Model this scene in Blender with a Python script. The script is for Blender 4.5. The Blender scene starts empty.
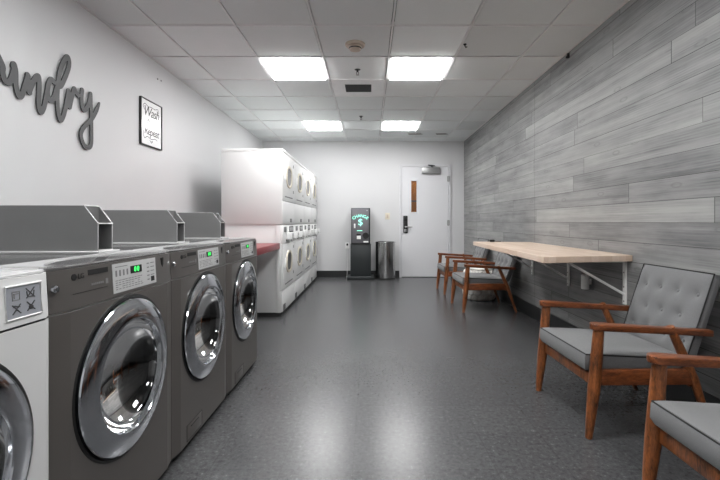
import bpy, bmesh, math, random
from mathutils import Vector, Matrix
random.seed(7)
PI = math.pi
COL = bpy.context.scene.collection
CH = 1.055                     # camera height
F = 415.0                      # focal length in pixels
VX, VY = 369.8, 221.5          # vanishing point
XL, XR, YB, YR, ZC = -2.03, 1.783, 7.855, -2.3, 2.573

# ------------------------------------------------------------------ materials
def lin(c):
    return c/12.92 if c <= 0.04045 else ((c+0.055)/1.055)**2.4
def srgb(r, g=None, b=None):
    if g is None: g = b = r
    return (lin(r), lin(g), lin(b), 1.0)
class NT:
    def __init__(s, name):
        s.m = bpy.data.materials.new(name); s.m.use_nodes = True
        s.t = s.m.node_tree; s.t.nodes.clear()
        s.out = s.t.nodes.new('ShaderNodeOutputMaterial')
    def n(s, typ, ins=None, **props):
        nd = s.t.nodes.new('ShaderNode'+typ)
        for k, v in props.items(): setattr(nd, k, v)
        for k, v in (ins or {}).items(): s.put(nd.inputs[k], v)
        return nd
    def put(s, sock, v):
        if isinstance(v, bpy.types.NodeSocket): s.t.links.new(v, sock)
        elif isinstance(v, bpy.types.Node): s.t.links.new(v.outputs[0], sock)
        else: sock.default_value = v
    def math(s, op, a, b=None, c=None, clamp=False):
        nd = s.t.nodes.new('ShaderNodeMath'); nd.operation = op; nd.use_clamp = clamp
        s.put(nd.inputs[0], a)
        if b is not None: s.put(nd.inputs[1], b)
        if c is not None: s.put(nd.inputs[2], c)
        return nd.outputs[0]
    def mix(s, fac, a, b, blend='MIX'):
        nd = s.t.nodes.new('ShaderNodeMix'); nd.data_type = 'RGBA'; nd.blend_type = blend
        s.put(nd.inputs[0], fac); s.put(nd.inputs[6], a); s.put(nd.inputs[7], b)
        return nd.outputs[2]
    def ramp(s, fac, stops):
        nd = s.t.nodes.new('ShaderNodeValToRGB')
        while len(nd.color_ramp.elements) < len(stops): nd.color_ramp.elements.new(0.5)
        for e, (p, c) in zip(nd.color_ramp.elements, stops):
            e.position = p; e.color = c
        s.put(nd.inputs[0], fac); return nd.outputs[0]
    def coord(s): return s.n('TexCoord').outputs['Object']
    def scaled(s, v, sc):
        return s.n('Mapping', {'Vector': v, 'Scale': sc}).outputs[0]
    def noise(s, v, scale, detail=2.0, rough=0.5):
        nd = s.n('TexNoise', {'Vector': v, 'Scale': scale, 'Detail': detail, 'Roughness': rough})
        return nd.outputs['Fac']
    def bump(s, h, strength=0.2, dist=0.01):
        return s.n('Bump', {'Height': h, 'Strength': strength, 'Distance': dist}).outputs[0]
    def pbr(s, col, rough=0.5, metal=0.0, normal=None, **kw):
        p = s.t.nodes.new('ShaderNodeBsdfPrincipled')
        s.put(p.inputs['Base Color'], col); s.put(p.inputs['Roughness'], rough); s.put(p.inputs['Metallic'], metal)
        if normal is not None: s.put(p.inputs['Normal'], normal)
        for k, v in kw.items(): s.put(p.inputs[k], v)
        s.t.links.new(p.outputs[0], s.out.inputs[0]); return p
M = {}
def plain(name, col, rough=0.5, metal=0.0, var=0.04, scale=9.0, bump=0.0, **kw):
    t = NT(name); co = t.coord(); f = t.noise(co, scale, 3)
    d = tuple(max(0, c*(1-var*2)) for c in col[:3])+(1,); u = tuple(min(1, c*(1+var*2)) for c in col[:3])+(1,)
    c = t.mix(f, d, u)
    nrm = t.bump(t.noise(co, scale*22, 2), bump, 0.003) if bump else None
    t.pbr(c, rough, metal, nrm, **kw); M[name] = t.m
plain('wall_paint', srgb(.79, .79, .794), .55, 0, .012, 2.0, .12)
plain('grid_white', srgb(.90), .45)
plain('plenum', srgb(.06), .9)
plain('frame_grey', srgb(.80, .80, .81), .45)
plain('door_paint', srgb(.83, .83, .84), .4, 0, .012, 3)
plain('baseboard', srgb(.13, .135, .14), .4)
plain('dark_seal', srgb(.05), .5)
plain('rubber', srgb(.07), .65)
plain('white_enamel', srgb(.85, .85, .848), .5, 0, .015, 3)
plain('white_plastic', srgb(.93, .93, .925), .4)
plain('cream', srgb(.82, .79, .72), .4)
plain('graphite', srgb(.36, .345, .333), .42, .15, .03, 5)
plain('graphite_panel', srgb(.35, .337, .327), .40, .15, .03, 5)
plain('steel_top', srgb(.55, .55, .55), .14, .8, .03, 5)
plain('lid_white', srgb(.80), .2, .1, .02, 4)
plain('coin_steel', srgb(.49, .49, .49), .42, .35, .05, 6)
plain('coin_edge', srgb(.66, .66, .66), .35, .5)
plain('chrome', srgb(.80, .81, .83), .09, 1.0, .02, 4)
plain('drum_steel', srgb(.20, .20, .21), .42, .8)
plain('label_silver', srgb(.74, .74, .74), .4)
plain('sticker', srgb(.60, .61, .635), .45)
plain('ink_mid', srgb(.25), .6)
plain('ink', srgb(.05), .6)
plain('ink_soft', srgb(.48), .6)
plain('red_laminate', srgb(.52, .165, .19), .32, 0, .03, 7)
plain('bracket_white', srgb(.93, .93, .92), .4)
plain('sign_grey', srgb(.26, .26, .265), .55, .1, .03, 20)
plain('picture_frame', srgb(.22), .3, .6)
plain('picture_paper', srgb(.92), .15, 0, .01)
plain('charcoal', srgb(.165, .18, .185), .42, .2, .06, 6)
plain('machine_face', srgb(.40, .395, .41), .45, .2, .05, 6)
plain('seat_black', srgb(.07), .5)
plain('piping', srgb(.10), .7)
plain('lock_dark', srgb(.22), .35, .6)
plain('closer_grey', srgb(.62), .35, .7)
plain('smoke_cream', srgb(.74, .68, .62), .5)
plain('vent_dark', srgb(.16), .6)
plain('stain', srgb(.58, .57, .55), .8, 0, .2, 40)
plain('stool_white', srgb(.86, .85, .83), .5)

def t_emit(name, col, strength):
    t = NT(name); e = t.n('Emission', {'Color': col, 'Strength': strength})
    t.t.links.new(e.outputs[0], t.out.inputs[0]); M[name] = t.m
t_emit('diffuser', (1, 1, 1, 1), 16.0)
t_emit('display_green', (0.06, 1.0, 0.16, 1), 1.3)
t_emit('sign_green', (0.30, 1.0, 0.74, 1), 1.15)

def t_fabric():
    t = NT('fabric'); co = t.coord()
    w = t.noise(co, 420, 2, .7); b = t.noise(co, 14, 3)
    c = t.mix(w, srgb(.33, .333, .337), srgb(.51, .513, .517))
    c = t.mix(t.math('MULTIPLY', b, .25), c, srgb(.36))
    t.pbr(c, .92, 0, t.bump(w, .3, .002), **{'Sheen Weight': .15}); M['fabric'] = t.m
t_fabric()
def t_wood(name, a, b, sc, rough, grain=(1, 8, 8)):
    t = NT(name); co = t.coord()
    v = t.scaled(co, grain)
    n1 = t.noise(v, sc, 5, .6); n2 = t.noise(v, sc*5, 3, .6)
    f = t.math('ADD', t.math('MULTIPLY', n1, .6), t.math('MULTIPLY', n2, .4))
    c = t.ramp(f, [(.36, a), (.63, b)])
    t.pbr(c, rough, 0, t.bump(n2, .08, .002)); M[name] = t.m
t_wood('chair_wood', srgb(.225, .12, .065), srgb(.60, .355, .195), 9, .33, (4, 4, 1))
t_wood('arm_wood', srgb(.215, .105, .06), srgb(.56, .315, .175), 9, .3, (1, 8, 5))
t_wood('lit_hall_wood', srgb(.82, .48, .18), srgb(.95, .62, .30), 6, .3, (8, 8, 1))  # raised albedo: brightness of the lit corridor is painted into this wood

def t_block():
    t = NT('butcher_block'); co = t.coord()
    sep = t.n('SeparateXYZ', {0: co})
    row = t.math('FLOOR', t.math('DIVIDE', sep.outputs[0], .052))
    rr = t.n('TexWhiteNoise', {'W': row}, noise_dimensions='1D').outputs[0]
    cell = t.math('FLOOR', t.math('ADD', t.math('DIVIDE', sep.outputs[1], .42), t.math('MULTIPLY', rr, 7)))
    r2 = t.n('TexWhiteNoise', {'Vector': t.n('CombineXYZ', {0: row, 1: cell}).outputs[0]}, noise_dimensions='3D').outputs[0]
    g = t.noise(t.scaled(co, (40, 3, 40)), 3, 4, .6)
    c = t.mix(r2, srgb(.82, .73, .65), srgb(.90, .83, .765))
    c = t.mix(t.math('MULTIPLY', g, .45), c, srgb(.66, .54, .46))
    t.pbr(c, .38); M['butcher_block'] = t.m
t_block()

def t_planks():
    t = NT('grey_planks'); co = t.coord()
    sep = t.n('SeparateXYZ', {0: co}); y, z = sep.outputs[1], sep.outputs[2]
    zr = t.math('DIVIDE', t.math('ADD', z, .03), .1345)
    row = t.math('FLOOR', zr); fz = t.math('FRACT', zr)
    rr = t.n('TexWhiteNoise', {'W': row}, noise_dimensions='1D').outputs[0]
    yc = t.math('ADD', t.math('DIVIDE', y, 2.3), t.math('MULTIPLY', rr, 9.3))
    cell = t.math('FLOOR', yc); fy = t.math('FRACT', yc)
    rnd = t.n('TexWhiteNoise', {'Vector': t.n('CombineXYZ', {0: row, 1: cell}).outputs[0]}, noise_dimensions='3D').outputs[0]
    off = t.math('MULTIPLY', rnd, 40)
    v = t.n('CombineXYZ', {0: t.math('ADD', y, off), 1: z, 2: off}).outputs[0]
    streak = t.noise(t.scaled(v, (.55, 16, 1)), 1.2, 4, .55)
    grain = t.noise(t.scaled(v, (2.2, 90, 1)), 1.6, 4, .65)
    knot = t.noise(t.scaled(v, (2.5, 7, 1)), 1.3, 3, .5)
    wv = t.n('TexWave', {'Vector': t.scaled(v, (.5, 9, 1)), 'Scale': 2.2, 'Distortion': 6.0, 'Detail': 3.0, 'Detail Scale': 1.2}, bands_direction='Y').outputs['Fac']
    patch = t.noise(t.scaled(v, (1.3, 3.2, 1)), 1.5, 4, .6)
    cath = t.math('MULTIPLY', wv, t.math('MULTIPLY', t.math('SUBTRACT', knot, .42), 2.2, clamp=True))
    f = t.math('ADD', t.math('MULTIPLY', rnd, .16), t.math('MULTIPLY', streak, .48))
    f = t.math('ADD', f, t.math('MULTIPLY', patch, .34))
    f = t.math('ADD', f, t.math('MULTIPLY', grain, .22))
    f = t.math('SUBTRACT', f, t.math('MULTIPLY', cath, .16))
    c = t.ramp(f, [(.40, srgb(.36, .36, .365)), (.56, srgb(.49, .49, .49)), (.66, srgb(.545, .545, .54)), (.80, srgb(.61, .608, .60))])
    vo = t.n('TexVoronoi', {'Vector': t.scaled(v, (1.5, 4.2, 0.0)), 'Scale': 1.0, 'Randomness': 1.0}, voronoi_dimensions='2D').outputs['Distance']
    kr = t.math('SUBTRACT', 1.0, t.math('MULTIPLY', t.math('ABSOLUTE', t.math('SUBTRACT', vo, .055)), 40), clamp=True)
    c = t.mix(t.math('MULTIPLY', kr, .3), c, srgb(.28))
    lz = t.math('LESS_THAN', fz, .027); ly = t.math('LESS_THAN', fy, .0022)
    py = t.math('FRACT', t.math('DIVIDE', t.math('SUBTRACT', y, 4.485), 2.44)); lp = t.math('LESS_THAN', py, .0022)
    ln = t.math('MULTIPLY', t.math('MAXIMUM', t.math('MAXIMUM', lz, ly), lp), t.math('ADD', .5, t.math('MULTIPLY', rr, .5)))
    c = t.mix(ln, c, srgb(.14))
    t.pbr(c, .55, 0, t.bump(t.math('SUBTRACT', grain, t.math('MULTIPLY', ln, 3)), .25, .003)); M['grey_planks'] = t.m
t_planks()

def t_floor():
    t = NT('floor_tile'); co = t.coord()
    sep = t.n('SeparateXYZ', {0: co})
    tx = t.math('DIVIDE', t.math('ADD', sep.outputs[0], .0738), .305); ty = t.math('DIVIDE', t.math('SUBTRACT', sep.outputs[1], 1.765), .305)
    rnd = t.n('TexWhiteNoise', {'Vector': t.n('CombineXYZ', {0: t.math('FLOOR', tx), 1: t.math('FLOOR', ty)}).outputs[0]}, noise_dimensions='3D').outputs[0]
    sp = t.noise(t.scaled(co, (1, 1, 1)), 48, 4, .8); sp2 = t.noise(co, 28, 2, .6)
    c = t.ramp(sp, [(.36, srgb(.20, .202, .208)), (.50, srgb(.285, .287, .292)), (.60, srgb(.31, .312, .315)), (.70, srgb(.46, .46, .465))])
    c = t.mix(t.math('MULTIPLY', sp2, .5), c, srgb(.26, .262, .267))
    c = t.mix(t.math('MULTIPLY', rnd, .08), c, srgb(.44))
    gx = t.math('LESS_THAN', t.math('FRACT', tx), .010); gy = t.math('LESS_THAN', t.math('FRACT', ty), .010)
    g = t.math('MAXIMUM', gx, gy)
    c = t.mix(t.math('MULTIPLY', g, .30), c, srgb(.15))
    r = .27
    t.pbr(c, r, 0, None, **{'Specular IOR Level': .5}); M['floor_tile'] = t.m
t_floor()

def t_ceiling():
    t = NT('ceiling_tile'); co = t.coord()
    sep = t.n('SeparateXYZ', {0: co})
    tx = t.math('FLOOR', t.math('DIVIDE', t.math('ADD', sep.outputs[0], 1.655), .611)); ty = t.math('FLOOR', t.math('DIVIDE', t.math('SUBTRACT', sep.outputs[1], 3.83), .61))
    rnd = t.n('TexWhiteNoise', {'Vector': t.n('CombineXYZ', {0: tx, 1: ty, 2: 3.0}).outputs[0]}, noise_dimensions='3D').outputs[0]
    fine = t.noise(co, 160, 3, .7); mid = t.noise(co, 5, 2)
    c = t.mix(rnd, srgb(.86, .875, .875), srgb(.97, .985, .985))
    c = t.mix(t.math('MULTIPLY', fine, .3), c, srgb(.76))
    c = t.mix(t.math('MULTIPLY', mid, .12), c, srgb(.76))
    t.pbr(c, .9, 0, t.bump(fine, .25, .003)); M['ceiling_tile'] = t.m
t_ceiling()

def t_glass(name, tint, boost=0.08):
    t = NT(name)
    fr = t.n('Fresnel', {'IOR': 1.55}).outputs[0]
    f = t.math('ADD', fr, boost, clamp=True)
    a = t.n('BsdfTransparent', {'Color': tint}); b = t.n('BsdfGlossy', {'Color': (1, 1, 1, 1), 'Roughness': .008})
    m = t.n('MixShader', {0: f, 1: a.outputs[0], 2: b.outputs[0]})
    t.t.links.new(m.outputs[0], t.out.inputs[0]); M[name] = t.m
t_glass('door_glass', (.22, .22, .225, 1), .03)
t_glass('pane_glass', (.92, .92, .92, 1), .0)
t_glass('dryer_glass', (.32, .31, .30, 1), .0)

def t_brushed():
    t = NT('brushed_steel'); co = t.coord()
    n = t.noise(t.scaled(co, (60, 60, .6)), 3, 3)
    t.pbr(t.mix(n, srgb(.70), srgb(.78)), t.math('ADD', .20, t.math('MULTIPLY', n, .05)), 1.0); M['brushed_steel'] = t.m
t_brushed()

# ------------------------------------------------------------------ mesh builder
class MB:
    def __init__(s): s.b = bmesh.new()
    def _merge(s, b2):
        me = bpy.data.meshes.new('t'); b2.to_mesh(me); b2.free(); s.b.from_mesh(me); bpy.data.meshes.remove(me)
    def box(s, x0, x1, y0, y1, z0, z1, bev=0, seg=2, mat=None):
        b = bmesh.new()
        bmesh.ops.create_cube(b, size=1)
        bmesh.ops.transform(b, matrix=Matrix.Translation(((x0+x1)/2, (y0+y1)/2, (z0+z1)/2)) @ Matrix.Diagonal((abs(x1-x0), abs(y1-y0), abs(z1-z0), 1)), verts=b.verts)
        if bev: bmesh.ops.bevel(b, geom=b.edges[:], offset=bev, segments=seg, profile=.5, affect='EDGES')
        if mat is not None: bmesh.ops.transform(b, matrix=mat, verts=b.verts)
        s._merge(b); return s
    def prism(s, pts, a0, a1, axis='z', bev=0, seg=2, mat=None):
        """pts: outline in the two other axes (x,y)->z, (y,z)->x, (x,z)->y"""
        b = bmesh.new()
        def P(p, a):
            return {'z': (p[0], p[1], a), 'x': (a, p[0], p[1]), 'y': (p[0], a, p[1])}[axis]
        lo = [b.verts.new(P(p, a0)) for p in pts]; hi = [b.verts.new(P(p, a1)) for p in pts]
        n = len(pts)
        b.faces.new(lo); b.faces.new(hi)
        for i in range(n): b.faces.new((lo[i], lo[(i+1) % n], hi[(i+1) % n], hi[i]))
        bmesh.ops.recalc_face_normals(b, faces=b.faces)
        if bev: bmesh.ops.bevel(b, geom=b.edges[:], offset=bev, segments=seg, profile=.5, affect='EDGES')
        if mat is not None: bmesh.ops.transform(b, matrix=mat, verts=b.verts)
        s._merge(b); return s
    def lathe(s, prof, c=(0, 0, 0), axis='z', n=40, closed=False, sy=1.0, sz=1.0):
        """prof: (radius, height along axis); closed joins last to first"""
        b = bmesh.new(); rings = []
        for r, h in prof:
            if r < 1e-6:
                ring = [b.verts.new(s._ax(0, 0, h, axis, c))]
            else:
                ring = [b.verts.new(s._ax(r*math.cos(2*PI*i/n)*sy, r*math.sin(2*PI*i/n)*sz, h, axis, c)) for i in range(n)]
            rings.append(ring)
        pairs = list(zip(rings, rings[1:])) + ([(rings[-1], rings[0])] if closed else [])
        for A, B in pairs:
            for i in range(n):
                j = (i+1) % n
                if len(A) == 1 and len(B) == 1: continue
                if len(A) == 1: b.faces.new((A[0], B[i], B[j]))
                elif len(B) == 1: b.faces.new((A[i], B[0], A[j]))
                else: b.faces.new((A[i], B[i], B[j], A[j]))
        bmesh.ops.recalc_face_normals(b, faces=b.faces)
        s._merge(b); return s
    def _ax(s, u, v, h, axis, c):
        if axis == 'z': p = (u, v, h)
        elif axis == 'x': p = (h, u, v)
        else: p = (u, h, v)
        return (p[0]+c[0], p[1]+c[1], p[2]+c[2])
    def tube(s, pts, rad, n=10, closed=False, flat=1.0):
        b = bmesh.new(); pts = [Vector(p) for p in pts]; N = len(pts)
        rads = rad if isinstance(rad, (list, tuple)) else [rad]*N
        rings = []; ref = None
        for i, p in enumerate(pts):
            a = pts[(i-1) % N] if (i or closed) else p; c = pts[(i+1) % N] if (i < N-1 or closed) else p
            t = (c-a).normalized()
            if ref is None: ref = Vector((0, 1, 0)) if abs(t.y) < .9 else Vector((1, 0, 0))
            u = (ref - t*ref.dot(t)).normalized(); v = t.cross(u); ref = u
            rings.append([b.verts.new(p + u*rads[i]*math.cos(2*PI*k/n) + v*rads[i]*flat*math.sin(2*PI*k/n)) for k in range(n)])
        for A, B in list(zip(rings, rings[1:])) + ([(rings[-1], rings[0])] if closed else []):
            for k in range(n): b.faces.new((A[k], A[(k+1) % n], B[(k+1) % n], B[k]))
        if not closed: b.faces.new(rings[0]); b.faces.new(rings[-1])
        bmesh.ops.recalc_face_normals(b, faces=b.faces)
        s._merge(b); return s
    def ribbon(s, pts, w, fn, d0, d1, sub=6):
        """flat cut lettering stroke: pts in 2-D, w width, fn(u, v, depth)->xyz"""
        P = catmull(pts, sub); N = len(P); b = bmesh.new(); ws = w if callable(w) else (lambda q: w)
        L = []; R = []
        for i in range(N):
            a = P[max(i-1, 0)]; c = P[min(i+1, N-1)]
            tx, ty = c[0]-a[0], c[1]-a[1]; l = math.hypot(tx, ty) or 1
            nx, ny = -ty/l, tx/l; h = ws(i/(N-1))/2
            L.append((P[i][0]+nx*h, P[i][1]+ny*h)); R.append((P[i][0]-nx*h, P[i][1]-ny*h))
        # rounded ends
        def cap(i, sgn):
            a, c = (P[0], P[1]) if sgn < 0 else (P[-2], P[-1])
            ang = math.atan2(c[1]-a[1], c[0]-a[0]) + (PI if sgn < 0 else 0); h = ws(0 if sgn < 0 else 1)/2
            return [(P[i][0]+h*math.cos(ang+q), P[i][1]+h*math.sin(ang+q)) for q in (-.9, -.45, 0, .45, .9)]
        for quad in [[L[i], L[i+1], R[i+1], R[i]] for i in range(N-1)] + [[L[0]]+cap(0, -1)+[R[0]], [R[-1]]+cap(N-1, 1)+[L[-1]]]:
            lo = [b.verts.new(fn(u, v, d0)) for u, v in quad]; hi = [b.verts.new(fn(u, v, d1)) for u, v in quad]
            b.faces.new(lo); b.faces.new(hi)
            for i in range(len(quad)):
                j = (i+1) % len(quad); b.faces.new((lo[i], lo[j], hi[j], hi[i]))
        bmesh.ops.remove_doubles(b, verts=b.verts, dist=1e-5)
        bmesh.ops.recalc_face_normals(b, faces=b.faces)
        s._merge(b); return s
    def text(s, body, size, mat, extrude=.001, shear=0.0, align='CENTER', spacing=1.0):
        cu = bpy.data.curves.new('t', 'FONT'); cu.body = body; cu.size = size; cu.extrude = extrude; cu.shear = shear
        cu.align_x = align; cu.align_y = 'CENTER'; cu.space_character = spacing; cu.resolution_u = 3
        o = bpy.data.objects.new('t', cu); COL.objects.link(o)
        me = bpy.data.meshes.new_from_object(o.evaluated_get(bpy.context.evaluated_depsgraph_get()))
        me.transform(mat); s.b.from_mesh(me)
        bpy.data.objects.remove(o); bpy.data.curves.remove(cu); bpy.data.meshes.remove(me); return s
    def cushion(s, w, h, t, mat, bulge=.02, dimples=(), n=36, depth=.014, sig=.03, edge=.012):
        """u in [-w/2,w/2], v in [0,h], front face at +t"""
        b = bmesh.new()
        def f(u, v):
            x = min(1, (1-abs(u)/(w/2))*5); y = min(1, (1-abs(v-h/2)/(h/2))*5)
            q = bulge*(1-(2*u/w)**2)*(1-(2*v/h-1)**2) - edge*((1-x)**2 + (1-y)**2)
            for du, dv in dimples: q -= depth*math.exp(-((u-du)**2+(v-dv)**2)/(2*sig*sig)) + .35*depth*math.exp(-((u-du)**2+(v-dv)**2)/(2*(sig*.35)**2))
            return t+q
        G = [[b.verts.new((w*(i/n-.5), h*j/n, f(w*(i/n-.5), h*j/n))) for i in range(n+1)] for j in range(n+1)]
        for j in range(n):
            for i in range(n): b.faces.new((G[j][i], G[j][i+1], G[j+1][i+1], G[j+1][i]))
        rim = G[0][:] + [G[j][n] for j in range(1, n+1)] + [G[n][i] for i in range(n-1, -1, -1)] + [G[j][0] for j in range(n-1, 0, -1)]
        def inset(v, d, z):
            x = max(-w/2+d, min(w/2-d, v.co.x)); y = max(d, min(h-d, v.co.y)); return b.verts.new((x, y, z))
        prev = rim
        for d, z in ((-.004, t*.78), (-.004, t*.22), (.008, 0.0)):
            cur = [b.verts.new((v.co.x*(1-2*d/w), (v.co.y-h/2)*(1-2*d/h)+h/2, z)) for v in rim]
            for i in range(len(rim)):
                j = (i+1) % len(rim); b.faces.new((prev[i], prev[j], cur[j], cur[i]))
            prev = cur
        b.faces.new(prev)
        bmesh.ops.recalc_face_normals(b, faces=b.faces)
        bmesh.ops.transform(b, matrix=mat, verts=b.verts); s._merge(b)
        return f
    def build(s, name, mat, parent=None, angle=35, smooth=True):
        me = bpy.data.meshes.new(name); s.b.to_mesh(me); s.b.free()
        if smooth and len(me.polygons):
            me.polygons.foreach_set('use_smooth', [True]*len(me.polygons)); me.set_sharp_from_angle(angle=math.radians(angle))
        o = bpy.data.objects.new(name, me); COL.objects.link(o)
        me.materials.append(M[mat] if isinstance(mat, str) else mat)
        if parent: o.parent = parent
        return o
def catmull(P, sub):
    out = []; n = len(P)
    for i in range(n-1):
        p0, p1, p2, p3 = P[max(i-1, 0)], P[i], P[i+1], P[min(i+2, n-1)]
        for k in range(sub):
            t = k/sub
            out.append(tuple(.5*((2*p1[a])+(-p0[a]+p2[a])*t+(2*p0[a]-5*p1[a]+4*p2[a]-p3[a])*t*t+(-p0[a]+3*p1[a]-3*p2[a]+p3[a])*t**3) for a in range(len(p1))))
    out.append(tuple(P[-1])); return out
def tag(o, label, cat, group=None):
    o['label'] = label; o['category'] = cat
    if group: o['group'] = group
    return o
def thing(name, label, cat, loc, group=None):
    o = bpy.data.objects.new(name, None); COL.objects.link(o); o.location = loc; o.empty_display_size = .1
    return tag(o, label, cat, group)
def struct(o): o['kind'] = 'structure'; return o
def dup(root, loc, label):
    r = root.copy(); COL.objects.link(r); r.location = loc; r['label'] = label
    for ch in list(root.children):
        c = ch.copy(); COL.objects.link(c); c.parent = r
        for g in list(ch.children):
            d = g.copy(); COL.objects.link(d); d.parent = c
    return r
# text frames: local X of the text -> given axis
def frame(origin, right, up):
    r = Vector(right).normalized(); u = Vector(up).normalized(); n = r.cross(u)
    return Matrix(((r.x, u.x, n.x, origin[0]), (r.y, u.y, n.y, origin[1]), (r.z, u.z, n.z, origin[2]), (0, 0, 0, 1)))

# ------------------------------------------------------------------ room shell
struct(MB().box(XL-.1, XR+.1, YR-.1, YB+.1, -.1, 0).build('floor', 'floor_tile', smooth=False))
struct(MB().box(XL-.1, XL, YR, YB, 0, ZC+.06).build('wall_left', 'wall_paint', smooth=False))
struct(MB().box(XR, XR+.1, YR, YB, 0, ZC+.06).build('wall_right', 'grey_planks', smooth=False))
struct(MB().box(XL-.1, XR+.1, YR-.1, YR, 0, ZC+.06).build('wall_rear', 'wall_paint', smooth=False))
DX0, DX1, DZ = .608, 1.48, 2.085        # door leaf
wb = MB()
wb.box(XL-.1, DX0-.012, YB, YB+.1, 0, ZC+.06); wb.box(DX1+.012, XR+.1, YB, YB+.1, 0, ZC+.06); wb.box(DX0-.012, DX1+.012, YB, YB+.1, DZ+.012, ZC+.06)
struct(wb.build('wall_back', 'wall_paint', smooth=False))
# baseboards
bb = MB(); bb.box(XL, DX0-.05, YB-.008, YB, 0, .125); bb.box(DX1+.05, XR-.012, YB-.008, YB, 0, .125)
struct(bb.build('baseboard_back', 'baseboard', smooth=False))
struct(MB().box(XR-.012, XR, YR, YB, 0, .15).build('baseboard_right', 'baseboard', smooth=False))
struct(MB().box(XL, XL+.008, YR, YB-.008, 0, .125).build('baseboard_left', 'baseboard', smooth=False))
# ceiling: tiles in a grid of T-bars below a dark plenum
GX = [-1.655+.611*k for k in range(6)]; GY = [3.83+.61*k for k in range(-10, 7)]
xs = [XL]+GX+[XR]; ys = [YR]+GY+[YB]
LIGHTS = [(1, 3.83), (3, 3.83), (1, 6.27), (3, 6.27), (1, 1.39), (3, 1.39), (1, -1.05), (3, -1.05)]   # cell column, near edge
light_cells = {(1+c, round(y, 2)) for c, y in LIGHTS}
vent_cell = (3, round(4.44, 2))
cb = MB(); g = .0125
for i in range(len(xs)-1):
    for j in range(len(ys)-1):
        if (i, round(ys[j], 2)) in light_cells or (i, round(ys[j], 2)) == vent_cell: continue
        x0 = xs[i]+(g if i else 0); x1 = xs[i+1]-(g if i < len(xs)-2 else 0)
        y0 = ys[j]+(g if j else 0); y1 = ys[j+1]-(g if j < len(ys)-2 else 0)
        cb.box(x0, x1, y0, y1, ZC+.004, ZC+.02)
struct(cb.build('ceiling', 'ceiling_tile', smooth=False))
struct(MB().box(XL-.1, XR+.1, YR-.1, YB+.1, ZC+.06, ZC+.12).build('ceiling_slab', 'plenum', smooth=False))
tb = MB(); h = .0070
for x in GX: tb.box(x-h, x+h, YR, YB, ZC-.002, ZC+.03)
struct(tb.build('trim_1', 'grid_white', smooth=False))
tb = MB()
for y in GY:
    for i in range(len(xs)-1): tb.box(xs[i]+(h if i else 0), xs[i+1]-(h if i < len(xs)-2 else 0), y-h, y+h, ZC-.002, ZC+.03)
struct(tb.build('trim_2', 'grid_white', smooth=False))
tb = MB()
tb.box(XL, XL+.018, YR, YB, ZC-.001, ZC+.003); tb.box(XR-.018, XR, YR, YB, ZC-.001, ZC+.003); tb.box(XL, XR, YB-.018, YB, ZC-.0012, ZC+.0028)
struct(tb.build('trim_3', 'grid_white', smooth=False))
# light panels
names = ['bright ceiling light panel just left of the smoke detector and sprinkler', 'bright ceiling light panel on the right nearest the plank wall hook',
         'far left ceiling light panel in front of the stacked dryers', 'far right ceiling light panel closest to the grey door',
         'ceiling light panel over the washers, out of frame on the left', 'ceiling light panel over the near armchairs, out of frame on the right',
         'ceiling light panel behind the viewer on the left side', 'ceiling light panel behind the viewer on the right side']
for (c, y), lb in zip(LIGHTS, names):
    x0, x1 = GX[c], GX[c+1]
    t = thing('ceiling_light', lb, 'ceiling light', ((x0+x1)/2, y+.305, ZC), 'recessed ceiling light panels')
    a = .305-.008
    fr = MB(); w = .026
    fr.box(-a, a, -a, -a+w, -.002, .03); fr.box(-a, a, a-w, a, -.002, .03); fr.box(-a, -a+w, -a+w, a-w, -.002, .03); fr.box(a-w, a, -a+w, a-w, -.002, .03)
    fr.build('frame', 'grid_white', t, smooth=False)
    MB().box(-a+w, a-w, -a+w, a-w, -.016, .02, .004).build('diffuser', 'diffuser', t, smooth=False)  # lens lowered below the grid so its glowing sides brighten the ceiling
# air vent in its tile
t = thing('ceiling_vent', 'dark rectangular air grille in a white ceiling panel', 'air vent', ((GX[2]+GX[3])/2, 4.745, ZC))
a = .2955
pn = MB()
pn.box(-a, a, -a, -.14, .003, .02); pn.box(-a, a, .14, a, .003, .02); pn.box(-a, -.15, -.14, .14, .003, .02); pn.box(.145, a, -.14, .14, .003, .02)
pn.build('panel', 'grid_white', t, smooth=False)
MB().box(-.15, .145, -.14, .14, .025, .05).build('duct', 'plenum', t, smooth=False)
gr = MB()
for k in range(13): gr.box(-.15, .145, -.137+k*.0215, -.124+k*.0215, .004, .016)
gr.build('louvre', 'vent_dark', t, smooth=False)
# smoke detector
t = thing('smoke_detector', 'round cream smoke detector on the middle row of ceiling tiles', 'smoke detector', (-.126, 3.56, ZC+.004))
MB().lathe([(0, 0), (.085, 0), (.085, -.012), (.078, -.02), (.05, -.022), (0, -.022)], n=40).build('base', 'smoke_cream', t)
MB().lathe([(.052, -.02), (.058, -.03), (.046, -.052), (.03, -.056), (0, -.056)], n=40).build('sensor_head', 'smoke_cream', t)
MB().lathe([(.0535, -.036), (.056, -.036), (.052, -.044), (.0495, -.044)], n=40, closed=True).build('grille_band', 'vent_dark', t)
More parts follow.
